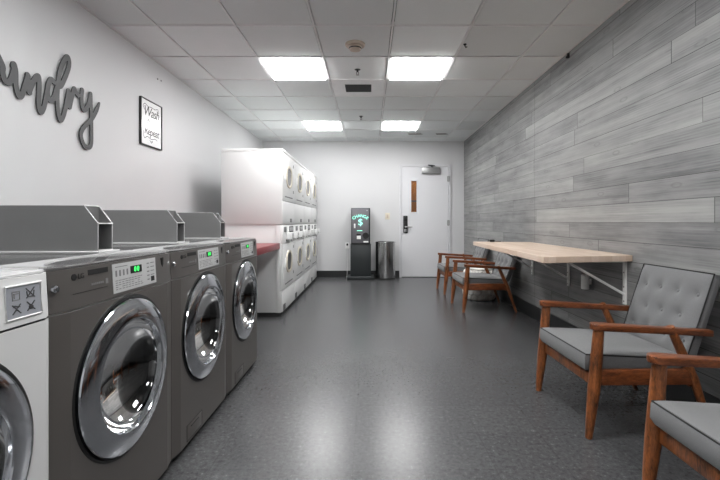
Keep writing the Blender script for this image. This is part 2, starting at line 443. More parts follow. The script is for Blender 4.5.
# sprinklers
def sprinkler(x, y, lb):
    t = thing('sprinkler_head', lb, 'sprinkler', (x, y, ZC+.009), 'fire sprinklers in the ceiling')
    MB().lathe([(0, 0), (.034, 0), (.034, -.003), (.022, -.010), (0, -.010)], n=28).build('escutcheon', 'lock_dark', t)
    b = MB(); b.lathe([(0, -.008), (.010, -.008), (.010, -.026), (.006, -.03), (0, -.03)], n=16)
    b.tube([(.009, 0, -.026), (.013, 0, -.04), (.004, 0, -.055)], .003, 8); b.tube([(-.009, 0, -.026), (-.013, 0, -.04), (-.004, 0, -.055)], .003, 8)
    b.build('body', 'lock_dark', t)
    MB().lathe([(0, -.054), (.017, -.055), (.019, -.059), (0, -.058)], n=20).build('deflector', 'closer_grey', t)
sprinkler(-.123, 4.16, 'small fire sprinkler between smoke detector and air grille')
sprinkler(-.127, 6.0, 'small fire sprinkler on the ceiling beyond the air grille')
# hook and clip
t = MB(); t.tube([(.814, 3.55, ZC), (.814, 3.55, ZC-.018), (.822, 3.55, ZC-.03), (.832, 3.55, ZC-.022)], .005, 8); t.lathe([(0, ZC-.001), (.015, ZC-.001), (.012, ZC-.008), (0, ZC-.008)], (.814, 3.55, 0), n=16)
tag(t.build('ceiling_hook', 'ink'), 'small black hook on the ceiling grid beside the right light', 'hook')
t = MB(); t.box(XR-.02, XR, 3.70, 3.722, 2.515, 2.56, .003); t.box(XR-.03, XR-.018, 3.703, 3.719, 2.515, 2.532, .002)
tag(t.build('wall_clip', 'ink'), 'small black clip at the top of the plank wall', 'clip')
for x, lb, w in ((.79, 'thin ragged grey ceiling mark left of its twin above the door', .26), (1.25, 'thin ragged grey ceiling mark nearest the plank wall corner', .22)):
    t = thing('ceiling_mark', lb, 'air vent', (x, 7.2, ZC), 'ragged grey marks near the back wall')  # ragged stain-coloured plates; a vent function is only assumed
    MB().prism([(-w/2, -.03), (w/2-.05, -.045), (w/2, .02), (w/2-.06, .04), (-w/2+.03, .05)], -.004, .006).build('mark_plate', 'stain', t, smooth=False)

# ------------------------------------------------------------------ back wall door
d = struct(bpy.data.objects.new('door_1', None)); COL.objects.link(d); d.location = (0, YB, 0)
def dbox(b, *a, **k): return b.box(*a, **k)
fr = MB(); f0, f1, ft = DX0-.05, DX1+.05, DZ+.05
fr.box(f0, DX0-.004, -.022, .10, 0, ft, .003); fr.box(DX1+.004, f1, -.022, .10, 0, ft, .003); fr.box(DX0-.004, DX1+.004, -.022, .10, DZ+.004, ft, .003)
fr.build('door_frame', 'frame_grey', d, smooth=False)
wx0, wx1, wz0, wz1 = .783, .885, 1.235, 1.825
lf = MB(); y0, y1 = -.008, .036
lf.box(DX0, wx0, y0, y1, .012, DZ); lf.box(wx1, DX1, y0, y1, .012, DZ); lf.box(wx0, wx1, y0, y1, .012, wz0); lf.box(wx0, wx1, y0, y1, wz1, DZ)
leaf = lf.build('door_leaf', 'door_paint', d, smooth=False)
b = MB(); e = .035
b.box(wx0-e, wx0, -.018, y0, wz0-e, wz1+e, .004); b.box(wx1, wx1+e, -.018, y0, wz0-e, wz1+e, .004); b.box(wx0, wx1, -.018, y0, wz1, wz1+e, .004); b.box(wx0, wx1, -.018, y0, wz0-e, wz0, .004)
b.build('window_frame', 'door_paint', leaf, smooth=False)
MB().box(wx0, wx1, .004, .009, wz0, wz1).build('window_pane', 'pane_glass', leaf, smooth=False)
b = MB(); b.box(wx0, wx1, .028, .036, wz0, wz1); b.build('wood_panel', 'lit_hall_wood', leaf, smooth=False)
b = MB(); b.box(wx0, wx1, .020, .028, 1.43, 1.455); b.build('wood_rail', 'ink_soft', leaf, smooth=False)
b = MB(); b.box(.63, .715, -.026, -.008, .835, 1.165, .012, 3); lk = b.build('lock_plate', 'lock_dark', leaf)
b = MB(); b.lathe([(0, -.06), (.016, -.06), (.016, -.024), (0, -.024)], (.675, 0, .955), 'y', 16); b.tube([(.675, -.055, .955), (.72, -.06, .955), (.80, -.055, .952)], [.011, .011, .009], 12); b.build('lever_handle', 'closer_grey', lk)
b = MB(); b.box(.645, .70, -.034, -.024, 1.06, 1.14, .006); b.build('keypad', 'ink', lk)
b = MB(); b.box(.645, .70, -.032, -.024, .86, .91, .004); b.build('lock_cylinder_cover', 'closer_grey', lk)
b = MB(); b.box(.98, 1.325, -.065, -.008, 1.955, 2.075, .008, 2); cl = b.build('door_closer', 'closer_grey', leaf)
b = MB(); b.tube([(1.17, -.04, 2.075), (1.17, -.04, 2.10)], .014, 12); b.tube([(1.17, -.04, 2.10), (1.10, -.12, 2.105), (1.09, -.11, 2.107)], .011, 8); b.tube([(1.10, -.12, 2.11), (1.22, -.02, 2.112)], .009, 8); b.build('closer_arm', 'lock_dark', cl)
for z in (.25, 1.03, 1.86):
    b = MB(); b.lathe([(0, z-.055), (.011, z-.055), (.011, z+.055), (0, z+.055)], (DX1+.005, -.024, 0), 'z', 12); b.box(DX1-.02, DX1+.03, -.0255, -.019, z-.05, z+.05); b.build('hinge', 'closer_grey', leaf)
MB().box(DX0-.05, DX1+.05, -.02, .10, 0, .009).build('threshold', 'lock_dark', d, smooth=False)

# light switch
t = thing('light_switch', 'small cream switch plate on the back wall above the bin', 'light switch', (.335, YB, 1.155))
MB().box(-.045, .045, -.007, 0, -.062, .062, .003).build('wall_plate', 'cream', t)
MB().box(-.016, .016, -.012, -.006, -.033, .033, .002).build('rocker', 'smoke_cream', t)

# ------------------------------------------------------------------ change machine
t = thing('change_machine', 'dark coin change machine with lit green dollar sign on black pedestal', 'change machine', (-.165, 7.62, 0))
MB().box(-.245, .245, -.13, .2, 0, .06, .012, 3).build('foot', 'charcoal', t)
MB().box(-.187, .187, -.08, .18, .06, .645, .006).build('pedestal', 'charcoal', t)
MB().box(-.172, .172, -.10, .17, .645, 1.30, .006).build('cabinet', 'charcoal', t)
fc = MB().box(-.158, .148, -.108, -.098, .662, 1.286, .004).build('front_panel', 'machine_face', t)
b = MB()
for k, chh in enumerate('CHANGE'):
    a = math.radians(37-k*14.8); R = .20
    b.text(chh, .076, frame((-.005-R*math.sin(a), -.110, .957+R*math.cos(a)), (math.cos(a), 0, math.sin(a)), (-math.sin(a), 0, math.cos(a))), .001)
b.build('arched_lettering', 'sign_green', fc)
MB().text('$', .165, frame((-.005, -.110, 1.04), (1, 0, 0), (0, 0, 1)), .001).build('dollar_sign', 'sign_green', fc)
MB().box(-.07, .03, -.1105, -.108, .885, .893).build('instruction_strip', 'sign_green', fc)
MB().box(-.122, -.095, -.116, -.107, .935, 1.015, .003).build('bill_guide', 'white_plastic', fc)
MB().box(-.075, .005, -.125, -.107, .80, .835, .004).build('bill_slot', 'seat_black', fc)
MB().box(-.072, .002, -.118, -.107, .735, .80, .003).build('bill_tray', 'white_plastic', fc)
b = MB(); b.lathe([(.048, -.126), (.058, -.122), (.058, -.107), (.048, -.107)], (.09, 0, .80), 'y', 32, True); b.build('lock_ring', 'lock_dark', fc)
MB().lathe([(0, -.112), (.048, -.116), (.048, -.107), (0, -.107)], (.09, 0, .80), 'y', 32).build('coin_cup', 'seat_black', fc)
MB().box(.05, .138, -.116, -.107, .675, .70, .003).build('nameplate', 'white_plastic', fc)
MB().box(.10, .128, -.114, -.107, 1.245, 1.262, .002).build('lock', 'closer_grey', fc)
t = thing('power_outlet', 'black plug and cord in the wall outlet beside the change machine', 'outlet', (-.425, YB, .60))
MB().box(-.036, .036, -.006, 0, -.055, .055, .003).build('wall_plate', 'white_plastic', t)
MB().box(-.016, .016, -.035, -.005, .0, .04, .005).build('plug', 'ink', t)
MB().tube(catmull([(0, -.03, .005), (0, -.035, -.06), (.005, -.03, -.25), (0, -.03, -.45), (-.005, -.03, -.56), (-.01, -.05, -.594)], 6), .004, 8).build('cord', 'white_plastic', t)

# waste bin
t = thing('trash_can', 'round brushed steel waste bin between change machine and door', 'trash can', (.287, 7.655, 0))
MB().lathe([(0, .012), (.178, .012), (.18, .02), (.18, .668), (.172, .668), (.170, .03), (0, .03)], n=64).build('body', 'brushed_steel', t)
MB().lathe([(.182, 0), (.184, .02), (.18, .03), (.16, .03), (.16, 0)], n=64, closed=True).build('base_ring', 'rubber', t)
MB().lathe([(.1845, .662), (.1865, .672), (.1845, .682), (.165, .682), (.165, .668), (.18, .660)], n=64, closed=True).build('rim', 'brushed_steel', t)
b = MB().lathe([(0, .2), (.160, .2), (.168, .666), (.164, .666), (.156, .21), (0, .21)], n=48).build('liner', 'seat_black', t)

# ------------------------------------------------------------------ washers
CHF = [.277, .021]
def front_outline(back=-.75, inset=0.0):
    w = .337
    L = [(-CHF[1], -w), (0, -CHF[0]), (0, CHF[0]), (-CHF[1], w)]
    return [(x-inset, y) for x, y in L] + [(back, w), (back, -w)]
def washer_body(z0, z1, r):
    """cabinet with a round opening in its flat front"""
    b = MB(); m = b.b; n = 64; out = front_outline()
    lo = [m.verts.new((x, y, z0)) for x, y in out]; hi = [m.verts.new((x, y, z1)) for x, y in out]
    k = len(out)
    for i in range(k):
        if i == 1: continue
        m.faces.new((lo[i], lo[(i+1) % k], hi[(i+1) % k], hi[i]))
    m.faces.new(lo); m.faces.new(hi)
    y0, y1 = -CHF[0], CHF[0]; corners = [(math.atan2(z-ZD, y-YD), v) for (y, z, v) in ((y0, z0, lo[1]), (y1, z0, lo[2]), (y1, z1, hi[2]), (y0, z1, hi[1]))]
    ring = []; rect = []
    angs = sorted([2*PI*i/n-PI+.001 for i in range(n)] + [a for a, v in corners])
    for a in angs:
        c, q = math.cos(a), math.sin(a)
        ring.append(m.verts.new((0, YD+r*c, ZD+r*q)))
        hit = [v for aa, v in corners if aa == a]
        if hit: rect.append(hit[0]); continue
        t = min([(e-YD)/c for e in (y0, y1) if abs(c) > 1e-9 and (e-YD)/c > 0] + [(e-ZD)/q for e in (z0, z1) if abs(q) > 1e-9 and (e-ZD)/q > 0])
        rect.append(m.verts.new((0, YD+t*c, ZD+t*q)))
    N = len(angs)
    for i in range(N): m.faces.new((ring[i], ring[(i+1) % N], rect[(i+1) % N], rect[i]))
    inn = [m.verts.new((-.03, v.co.y, v.co.z)) for v in ring]
    for i in range(N): m.faces.new((ring[i], ring[(i+1) % N], inn[(i+1) % N], inn[i]))
    bmesh.ops.recalc_face_normals(m, faces=m.faces)
    return b
ZD, YD = .529, .0
def washer(label, loc, white=False):
    CHF[:] = (.312, .013) if white else (.277, .013)
    t = thing('washing_machine', label, 'washing machine', loc, 'front loading washers along the left wall')
    washer_body(.035, .800, .268).build('cabinet', 'white_enamel' if white else 'graphite', t)
    MB().prism(front_outline(-.72, .03), 0, .035).build('plinth', 'rubber', t, smooth=False)
    MB().prism(front_outline(-.745, .004), .800, .8065).build('seam_strip', 'dark_seal' if white else 'coin_edge', t, smooth=False)  # on grey washers the pale strip paints the highlight along the seam
    w = .337
    pm = Matrix(((1, 0, -.06, .8065*.06), (0, 1, 0, 0), (0, 0, 1, 0), (0, 0, 0, 1)))
    pnl = MB().prism(front_outline(), .8065, .921, 'z', mat=pm).build('control_panel', 'white_enamel' if white else 'graphite_panel', t)
    MB().prism(front_outline(-.75, .010), .921, .929, bev=.003).build('top_plate', 'lid_white' if white else 'steel_top', t)
    # pale shell of the top, swept back in an arch behind the control panel
    cv = [(-.030-.137*math.sin(PI*min(1, max(0, (y+.325)/.65)))**.75, y) for y in [-.325+.65*k/28 for k in range(29)]]
    P = cv + [(-.185, .325), (-.185, -.325)]
    MB().prism(P, .9285, .934).build('top_shell', 'lid_white', t)
    # coin box
    y0, y1 = .212, .307; xe, xk, xb = -.245, -.30, -.74; z0, zc, z1 = .938, 1.047, 1.118; th = .003
    MB().box(-.74, -.22, y0-.03, y1+.012, .929, .938, .002).build('coin_box_mount', 'lid_white', t)
    b = MB()
    side = [(xb, z0), (xe, z0), (xe, zc), (xk, z1), (xb, z1)]
    b.prism(side, y0, y0+th, 'y'); b.prism(side, y1-th, y1, 'y')
    b.box(xb, xk, y0+th, y1-th, z1-th, z1); b.box(xb, xe, y0+th, y1-th, z0, z0+th); b.box(xb, xb+th, y0+th, y1-th, z0+th, z1-th)
    b.box(xk-th, xk, y0+th, y1-th, z0+th, z1-th)
    cbx = b.build('coin_box', 'coin_steel', t, smooth=False)
    e = .0022; b = MB()
    for yy in (y0+.002, y1-.002):
        b.tube([(xe, yy, z0), (xe, yy, zc), (xk, yy, z1), (xb, yy, z1)], e, 6)
    b.tube([(xe, y0, zc), (xe, y1, zc)], e*1.4, 6); b.tube([(xk, y0, z1), (xk, y1, z1)], e, 6); b.tube([(xe, y0, z0), (xe, y1, z0)], e*1.2, 6)
    b.build('folded_edges', 'coin_edge', cbx)
    b = MB(); b.box(xk, xe, y0+th, y1-th, zc-.003, zc); b.build('coin_shelf', 'coin_steel', cbx, smooth=False)
    # door
    c = (0, YD, ZD)
    MB().lathe([(.256, -.004), (.264, .003), (.271, .0015), (.272, -.001), (.268, -.012), (.25, -.02), (.240, -.012)], c, 'x', 72, True).build('door_gasket', 'dark_seal', t)
    ring = MB().lathe([(.255, -.006), (.2575, .008), (.2555, .0125), (.251, .0150), (.230, .0200), (.210, .0237), (.192, .0260), (.188, .0255), (.1855, .022), (.183, -.012), (.205, -.02), (.240, -.012)], c, 'x', 96, True)
    dr = ring.build('door', 'chrome', t, angle=30)
    prof = [(.184, .006)] + [(.184*math.cos(q*PI/2/9), .006-.105*math.sin(q*PI/2/9)**1.2) for q in range(1, 9)] + [(0, -.099)]
    MB().lathe(prof, c, 'x', 72).build('door_glass', 'door_glass', dr)
    MB().lathe([(.243, -.022), (.236, -.03), (.195, -.05), (.188, -.10), (.205, -.13), (.222, -.13), (.222, -.45), (.1, -.47), (0, -.475)], c, 'x', 64).build('drum', 'drum_steel', t)
    for k in range(3):
        a = 2*PI*k/3+.5; b = MB(); b.tube([(-.15, c[1]+.205*math.cos(a), c[2]+.205*math.sin(a)), (-.43, c[1]+.205*math.cos(a), c[2]+.205*math.sin(a))], .022, 8)
        b.build('drum_paddle', 'drum_steel', t)
    # control panel fittings (px: front face x at height z)
    def X(z, y):
        return .0003 - .06*(z-.8065) - max(0, abs(y)-CHF[0])/(.337-CHF[0])*CHF[1]
    def plate(y0, y1, z0, z1, h0=-.002, h1=.0015):
        pts = []
        b = MB(); m = b.b
        q = [(y0, z0), (y1, z0), (y1, z1), (y0, z1)]
        lo = [m.verts.new((X(z, y)+h0, y, z)) for y, z in q]; hi = [m.verts.new((X(z, y)+h1, y, z)) for y, z in q]
        m.faces.new(hi); m.faces.new(lo[::-1])
        for i in range(4): m.faces.new((lo[i], lo[(i+1) % 4], hi[(i+1) % 4], hi[i]))
        bmesh.ops.recalc_face_normals(m, faces=m.faces)
        return b
    if not white:
        b = MB(); b.lathe([(0, .008), (.007, .008), (.0105, .004), (.0105, -.004), (0, -.004)], (X(.872, -.322)+.003, -.322, .872), 'x', 24); b.build('key_lock', 'chrome', pnl)
        fm = lambda y, z, hh=.002: frame((X(z, y)+hh, y, z), (0, 1, 0), (-.06, 0, 1))
        b = MB(); b.lathe([(0, .002), (.0095, .002), (.0095, -.002), (0, -.002)], (X(.896, -.258), -.258, .896), 'x', 28); b.text('LG', .022, fm(-.230, .896), .0006); b.build('maker_logo', 'ink', pnl)
        plate(-.198, -.105, .894, .910).build('detergent_slot', 'ink', pnl, smooth=False)
        plate(-.265, -.110, .8475, .849, -.001, .0006).build('trim_line', 'ink', pnl, smooth=False)
        b = MB()
        for k in range(7): b._merge(plate(-.185+k*.0085, -.180+k*.0085, .862, .868, -.001, .0008).b)
        b._merge(plate(-.118, -.106, .858, .874, -.001, .0008).b); b.build('model_print', 'ink_soft', pnl, smooth=False)
        lab = plate(-.082, .188, .818, .914).build('control_label', 'label_silver', pnl, smooth=False)
        plate(.018, .088, .872, .898, 0, .0028).build('display_window', 'seat_black', pnl, smooth=False)
        b = MB()
        b.text('00', .026, fm(.054, .885, .0032), .0003, .1, spacing=1.45); b.build('display_digits', 'display_green', pnl, smooth=False)
        b = MB()
        for k in range(4): b._merge(plate(-.068+k*.021, -.060+k*.021, .872, .892, .001, .0024).b)
        for k in range(5):
            for q in range(9):
                if random.random() < .85: b._merge(plate(-.07+q*.0185, -.07+q*.0185+.010+.006*random.random(), .828+k*.0072, .8305+k*.0072, .001, .0022).b)
        b2 = b; b = MB()
        for k in range(5): b._merge(plate(.125, .14, .835+k*.015, .839+k*.015, .001, .0022).b); b._merge(plate(.15, .175, .836+k*.015, .839+k*.015, .001, .0022).b)
        b.build('cycle_lamps', 'ink_soft', pnl, smooth=False); b = b2
        b._merge(plate(-.068, .0, .902, .9045, .001, .0022).b)
        b.build('label_text', 'ink_soft', pnl, smooth=False)
        plate(.150, .172, .828, .846, .001, .003).build('start_button', 'ink', pnl, smooth=False)
        b = MB(); b.prism([(.232, .908), (.250, .910), (.251, .885), (.245, .872), (.238, .880)], X(.89, .24)-.002, X(.89, .24)+.002, 'x'); b.build('tag', 'ink', pnl, smooth=False)
    else:
        b = plate(-.27, -.02, .82, .905, -.001, .003); b.build('program_panel', 'label_silver', pnl, smooth=False)
        # symbol sticker inside a raised rim
        y0, y1, z0, z1 = .195, .298, .824, .902
        b = MB(); r = .003
        b.tube([(X(z, y)+.001, y, z) for y, z in ((y0, z0), (y1, z0), (y1, z1), (y0, z1))], r, 8, True); b.build('sticker_rim', 'white_enamel', pnl)
        plate(y0, y1, z0, z1, -.002, .0008).build('symbol_sticker', 'sticker', pnl, smooth=False)
        def sym(lines, cy, cz, s, name, m):
            b = MB()
            for L in lines:
                b.ribbon([(cy+u*s, cz+v*s) for u, v in L], .0022, lambda u, v, dd: (X(v, u)+.0008+dd, u, v), 0, .0012, 1)
            b.build(name, m, pnl, smooth=False)
        sq = [(-1, 1), (-1, -1), (1, -1), (1, 1), (-1, 1)]
        sym([sq, [(-.6, .5), (.6, .5)], [(-.5, -.5), (-.5, .4)]], .224, .878, .010, 'wash_symbol', 'ink_soft')
        sym([[(-1.1, -1), (1.1, 1.1)], [(-1.1, 1.1), (1.1, -1)], [(-1, .4), (-.8, -.8), (.8, -.8), (1, .4)]], .266, .879, .011, 'crossed_tub_symbol', 'ink_mid')
        sym([[(-1.1, -1), (1.1, 1.1)], [(-1.1, 1.1), (1.1, -1)], [(-.5, .9), (.9, .5)]], .224, .846, .010, 'crossed_iron_symbol', 'ink_mid')
        sym([[(-1.1, -1), (1.1, 1.1)], [(-1.1, 1.1), (1.1, -1)], [(-.6, -.2), (0, .3), (.6, -.2), (.3, -.7), (-.3, -.7), (-.6, -.2)], [(-.3, -.3), (.3, -.3)], [(-.4, -.5), (.4, -.5)]], .266, .847, .010, 'crossed_flame_symbol', 'ink_mid')
    # drain hatch
    fl = MB().box(-.006, .0015, -.215, -.05, .048, .115, .0012); hz = fl.build('drain_hatch', 'white_enamel' if white else 'graphite', t)
    b = MB(); e = .0016
    b.tube([(0, -.217, .046), (0, -.048, .046), (0, -.048, .117), (0, -.217, .117)], e, 6, True); b.tube([(0.001, -.175, .10), (.001, -.09, .10)], .003, 8); b.build('hatch_gap', 'dark_seal', hz)
    return t
XF = -.837
Y1 = 1.438; P_ = .677
washer('white front loading washer at the left edge with laundry symbols', (XF, Y1-P_, 0), True)
w1 = washer('dark grey front loading washer nearest the viewer, beside the white one', (XF, Y1, 0))
dup(w1, (XF, Y1+P_, 0), 'dark grey front loading washer in the middle of the grey three')
dup(w1, (XF, Y1+2*P_, 0), 'dark grey front loading washer farthest back, beside the red counter')

# ------------------------------------------------------------------ red counter
t = thing('folding_counter', 'red topped folding counter between far washer and white dryers', 'counter', (-1.3, 3.9, 0))
MB().box(-.34, .31, -.72, .675, .752, .818, .006).build('countertop', 'red_laminate', t)
for x, y in ((.26, -.66), (-.3, -.66), (-.3, .62)): MB().box(x-.02, x+.02, y-.02, y+.02, 0, .752).build('leg', 'rubber', t, smooth=False)
MB().box(-.28, .24, -.67, -.65, .68, .752).build('apron', 'rubber', t, smooth=False)

# ------------------------------------------------------------------ stacked dryers
def dryer(label, loc, group):
    t = thing('stacked_dryer', label, 'tumble dryer', loc, group)
    w = .369; H = 1.861; D = -.68
    MB().box(D+.03, -.03, -w+.01, w-.01, 0, .045).build('plinth', 'rubber', t, smooth=False)
    b = MB(); b.box(D, -.075, -w+.012, w-.012, .045, 1.012, .003); b.box(-.078, -.028, -w, w, .045, 1.012, .003); b.box(D, -.012, -w, w, 1.026, H-.03, .004); b.box(D+.01, -.04, -w+.01, w-.01, 1.008, 1.03)
    b.build('cabinet', 'white_enamel', t)
    MB().box(D-.004, .004, -w, w, H-.03, H, .008, 3).build('top_cap', 'white_plastic', t)
    MB().box(-.028, -.006, -w+.004, w-.004, .05, .284, .004).build('kick_panel', 'white_enamel', t)
    b = MB(); b.box(-.008, -.004, -w+.05, -w+.17, .055, .125, .002)
    kv = b.build('kick_vent', 'vent_dark', t)
    b = MB()
    for k in range(4): b.box(-.006, -.0015, -w+.055, -w+.165, .062+k*.016, .069+k*.016)
    b.build('vent_slat', 'ink_soft', kv, smooth=False)
    def door(z0, z1, zc, nm):
        d = MB().box(-.028, 0, -w+.004, w-.004, z0, z1, .005).build(nm, 'white_enamel', t)
        def sup(a, b, n=48, e=2.7):
            return [(math.copysign(abs(math.cos(2*PI*i/n))**(2/e), math.cos(2*PI*i/n))*a - .02, zc+math.copysign(abs(math.sin(2*PI*i/n))**(2/e), math.sin(2*PI*i/n))*b) for i in range(n)]
        b = MB(); m = b.b; rings = []
        for a, bb, x in ((.165, .132, -.002), (.163, .130, .009), (.157, .124, .0125), (.130, .104, .0105), (.125, .099, .003)):
            rings.append([m.verts.new((x, u, v)) for u, v in sup(a, bb)])
        for A, B in zip(rings, rings[1:]):
            for i in range(48): m.faces.new((A[i], A[(i+1) % 48], B[(i+1) % 48], B[i]))
        bmesh.ops.recalc_face_normals(m, faces=m.faces)
        wf = b.build('window_bezel', 'cream', d)
        b = MB(); m = b.b
        m.faces.new([m.verts.new((.005, u, v)) for u, v in sup(.126, .100)]); b.build('window_glass', 'dryer_glass', d)
        b = MB(); m = b.b
        m.faces.new([m.verts.new((.0015, u, v)) for u, v in sup(.126, .100)]); b.build('window_recess', 'vent_dark', d)
        b = MB()
        for z in (zc-.16, zc+.16): b.box(-.002, .006, .24, .275, z-.018, z+.018, .002)
        b.build('hinge', 'coin_edge', d)
        MB().box(-.001, .014, -.27, -.235, zc-.05, zc+.05, .004).build('pull_handle', 'white_plastic', d)
        b = MB(); b.box(-.001, .003, -.25, .2, z0+.045, z0+.058, .001); b.build('door_slot', 'ink_soft', d)
    door(1.288, H-.032, 1.58, 'upper_door'); door(.292, .80, .585, 'lower_door')
    MB().box(-.028, -.002, -w+.004, w-.004, 1.03, 1.282, .004).build('middle_panel', 'white_enamel', t)
    MB().box(-.003, .002, .05, .16, 1.045, 1.09, .001).build('notice_plate', 'ink_soft', t)
    cp = MB().box(-.03, -.004, -w+.004, w-.004, .806, 1.016, .004).build('control_panel', 'white_plastic', t)
    MB().box(-.005, 0, -.30, -.16, .935, .995, .001).build('button_panel', 'ink_soft', cp)
    MB().box(-.005, 0, .02, .26, .925, .998, .001).build('button_panel', 'vent_dark', cp)
    b = MB()
    for k in range(3): b.box(-.001, .002, .04+k*.07, .085+k*.07, .94, .985, .001)
    b.build('button', 'label_silver', cp)
    for y in (-.02, .31):
        cbx = MB().box(-.005, .055, y-.10 if y < 0 else y-.06, y+.02 if y < 0 else y+.045, .845, .925, .006).build('coin_box', 'white_enamel', cp)
        MB().box(.053, .058, y-.045 if y < 0 else y-.012, y-.036 if y < 0 else y-.003, .88, .915).build('coin_slot', 'ink', cbx, smooth=False)
    b = MB(); b.lathe([(0, .004), (.014, .004), (.016, -.004), (0, -.004)], (0, -.16, .84), 'x', 20); b.lathe([(0, .004), (.014, .004), (.016, -.004), (0, -.004)], (0, .12, .835), 'x', 20); b.build('key_lock', 'ink', cp)
    return t
YD0 = 4.584; PD = .742; XD = -.961
lbs = ['white stacked coin dryer nearest the red counter, its full side showing', 'second white stacked dryer from the red counter', 'third white stacked dryer, one before the end of the row', 'last white stacked dryer, closest to the back wall']
d0 = dryer(lbs[0], (XD, YD0+PD/2, 0), 'stacked coin dryers in a row')
for k in range(1, 4): dup(d0, (XD, YD0+PD*(k+.5), 0), lbs[k])

# ------------------------------------------------------------------ left wall: lettering and print
def wallpt(px, py):
    y = -F*(XL+.015)/(VX-px); return (y, CH-(py-VY)*y/F)
strokes = [
  [(-1, 57), (3, 66), (3, 72), (5, 80), (9, 82.5), (12, 78), (15, 68)],                          # tail of the a, into u
  [(13.5, 66), (14.5, 64.5), (16, 72), (16.3, 85), (19, 95.5), (22, 95.5), (25, 87), (28.5, 76)],   # u
  [(28, 75), (28.7, 84), (30, 92.5)], [(29.5, 92), (34, 81), (39, 76.5), (39.5, 90), (39, 104), (41, 112), (44, 108), (46.5, 97), (48.5, 86)],   # n
  [(54.5, 82), (51.5, 79.5), (48.5, 85), (48, 94), (50, 100), (54, 98), (57, 88)],                 # bowl of d
  [(57, 84), (61, 86), (66, 76), (69.3, 66), (69, 58.5), (66.5, 57.5), (62, 66), (59, 78), (57.7, 95), (58.3, 110), (60.7, 120), (64, 115), (67, 102), (69, 91)],  # ascender and foot of d
  [(69, 91), (69.6, 98), (70, 107)], [(70, 107), (72, 98), (74.5, 89), (76, 92), (78.5, 95)],         # r
  [(82.5, 90), (82, 98), (82.7, 107), (85, 110), (88.5, 105), (91, 95)],                            # y left
  [(91, 94), (91.5, 112), (91.8, 130), (91.5, 144), (88.5, 147.5), (84, 144.5), (81.3, 135), (84, 127.5), (92, 119), (97, 110), (99.7, 103)]]   # y tail
def stroke_union(lines, width, step, fn, d0, d1):
    """one cut-out plate from the union of round-ended strokes (marching squares)"""
    import numpy as np
    segs = []
    for L, w in lines:
        Q = catmull(L, 6)
        for k, (p, q) in enumerate(zip(Q, Q[1:])): segs.append((p, q, w(k/(len(Q)-1))/2, w((k+1)/(len(Q)-1))/2))
    pts = np.array([p for sg in segs for p in sg[:2]]); lo = pts.min(0)-width; hi = pts.max(0)+width
    nx, ny = [int(v)+1 for v in (hi-lo)/step]
    gx = lo[0]+step*np.arange(nx); gy = lo[1]+step*np.arange(ny); X, Y = np.meshgrid(gx, gy, indexing='ij')
    D = np.full(X.shape, -1.0)
    for (a, c, r0, r1) in segs:
        vx, vy = c[0]-a[0], c[1]-a[1]; l2 = vx*vx+vy*vy+1e-12
        t = np.clip(((X-a[0])*vx+(Y-a[1])*vy)/l2, 0, 1)
        D = np.maximum(D, r0+(r1-r0)*t-np.hypot(X-a[0]-t*vx, Y-a[1]-t*vy))
    D[np.abs(D) < 1e-6] = 1e-6
    b = MB(); m = b.b; cache = {}
    def V(key, u, v):
        if key not in cache: cache[key] = (m.verts.new(fn(u, v, d1)), m.verts.new(fn(u, v, d0)))
        return cache[key]
    for i in range(nx-1):
        for j in range(ny-1):
            cs = [(i, j), (i+1, j), (i+1, j+1), (i, j+1)]; vals = [D[c] for c in cs]
            if max(vals) <= 0: continue
            poly = []; cross = []
            for k in range(4):
                A, B = cs[k], cs[(k+1) % 4]; va, vb = vals[k], vals[(k+1) % 4]
                if va > 0: poly.append(V(A, gx[A[0]], gy[A[1]]))
                if (va > 0) != (vb > 0):
                    t = va/(va-vb); e = V(tuple(sorted((A, B))), gx[A[0]]+(gx[B[0]]-gx[A[0]])*t, gy[A[1]]+(gy[B[1]]-gy[A[1]])*t)
                    poly.append(e); cross.append((e, va > 0))
            if len(poly) < 3: continue
            m.faces.new([p[0] for p in poly]); m.faces.new([p[1] for p in poly][::-1])
            if len(cross) == 2:
                e, f = cross[0][0], cross[1][0]; m.faces.new((e[0], f[0], f[1], e[1]))
    bmesh.ops.recalc_face_normals(m, faces=m.faces)
    bmesh.ops.dissolve_limit(m, angle_limit=.01, verts=m.verts, edges=m.edges)
    return b
WL = .034
lines = [([wallpt(*p) for p in S], (lambda q: WL*(1 if q < .9 else 1-(q-.9)*6)) if k == len(strokes)-1 else (lambda q: WL)) for k, S in enumerate(strokes)]
lines.append(([(2.00, 1.86), (2.05, 2.10), (2.03, 2.25), (1.985, 2.2), (1.97, 1.95), (1.99, 1.80), (2.04, 1.80), (2.10, 1.90)], lambda q: WL))
lines.append(([(2.22, 1.98), (2.15, 2.0), (2.10, 1.92), (2.12, 1.82), (2.18, 1.82), (2.235, 1.95), wallpt(-1, 57)], lambda q: WL))
st = stroke_union(lines, .05, .005, lambda u, v, dd: (XL+dd, u, v), .008, .015).build('wall_lettering', 'sign_grey', angle=30)
b = MB()
for p in ((16, 72), (39, 90), (58, 90), (91.5, 112)):
    y, z = wallpt(*p); b.lathe([(0, .0), (.006, .0), (.006, .009), (0, .009)], (XL, y, z), 'x', 10)
b.build('standoff_pin', 'closer_grey', st)
tag(st, 'dark grey cut-out script lettering spelling laundry on the white wall', 'wall sign')
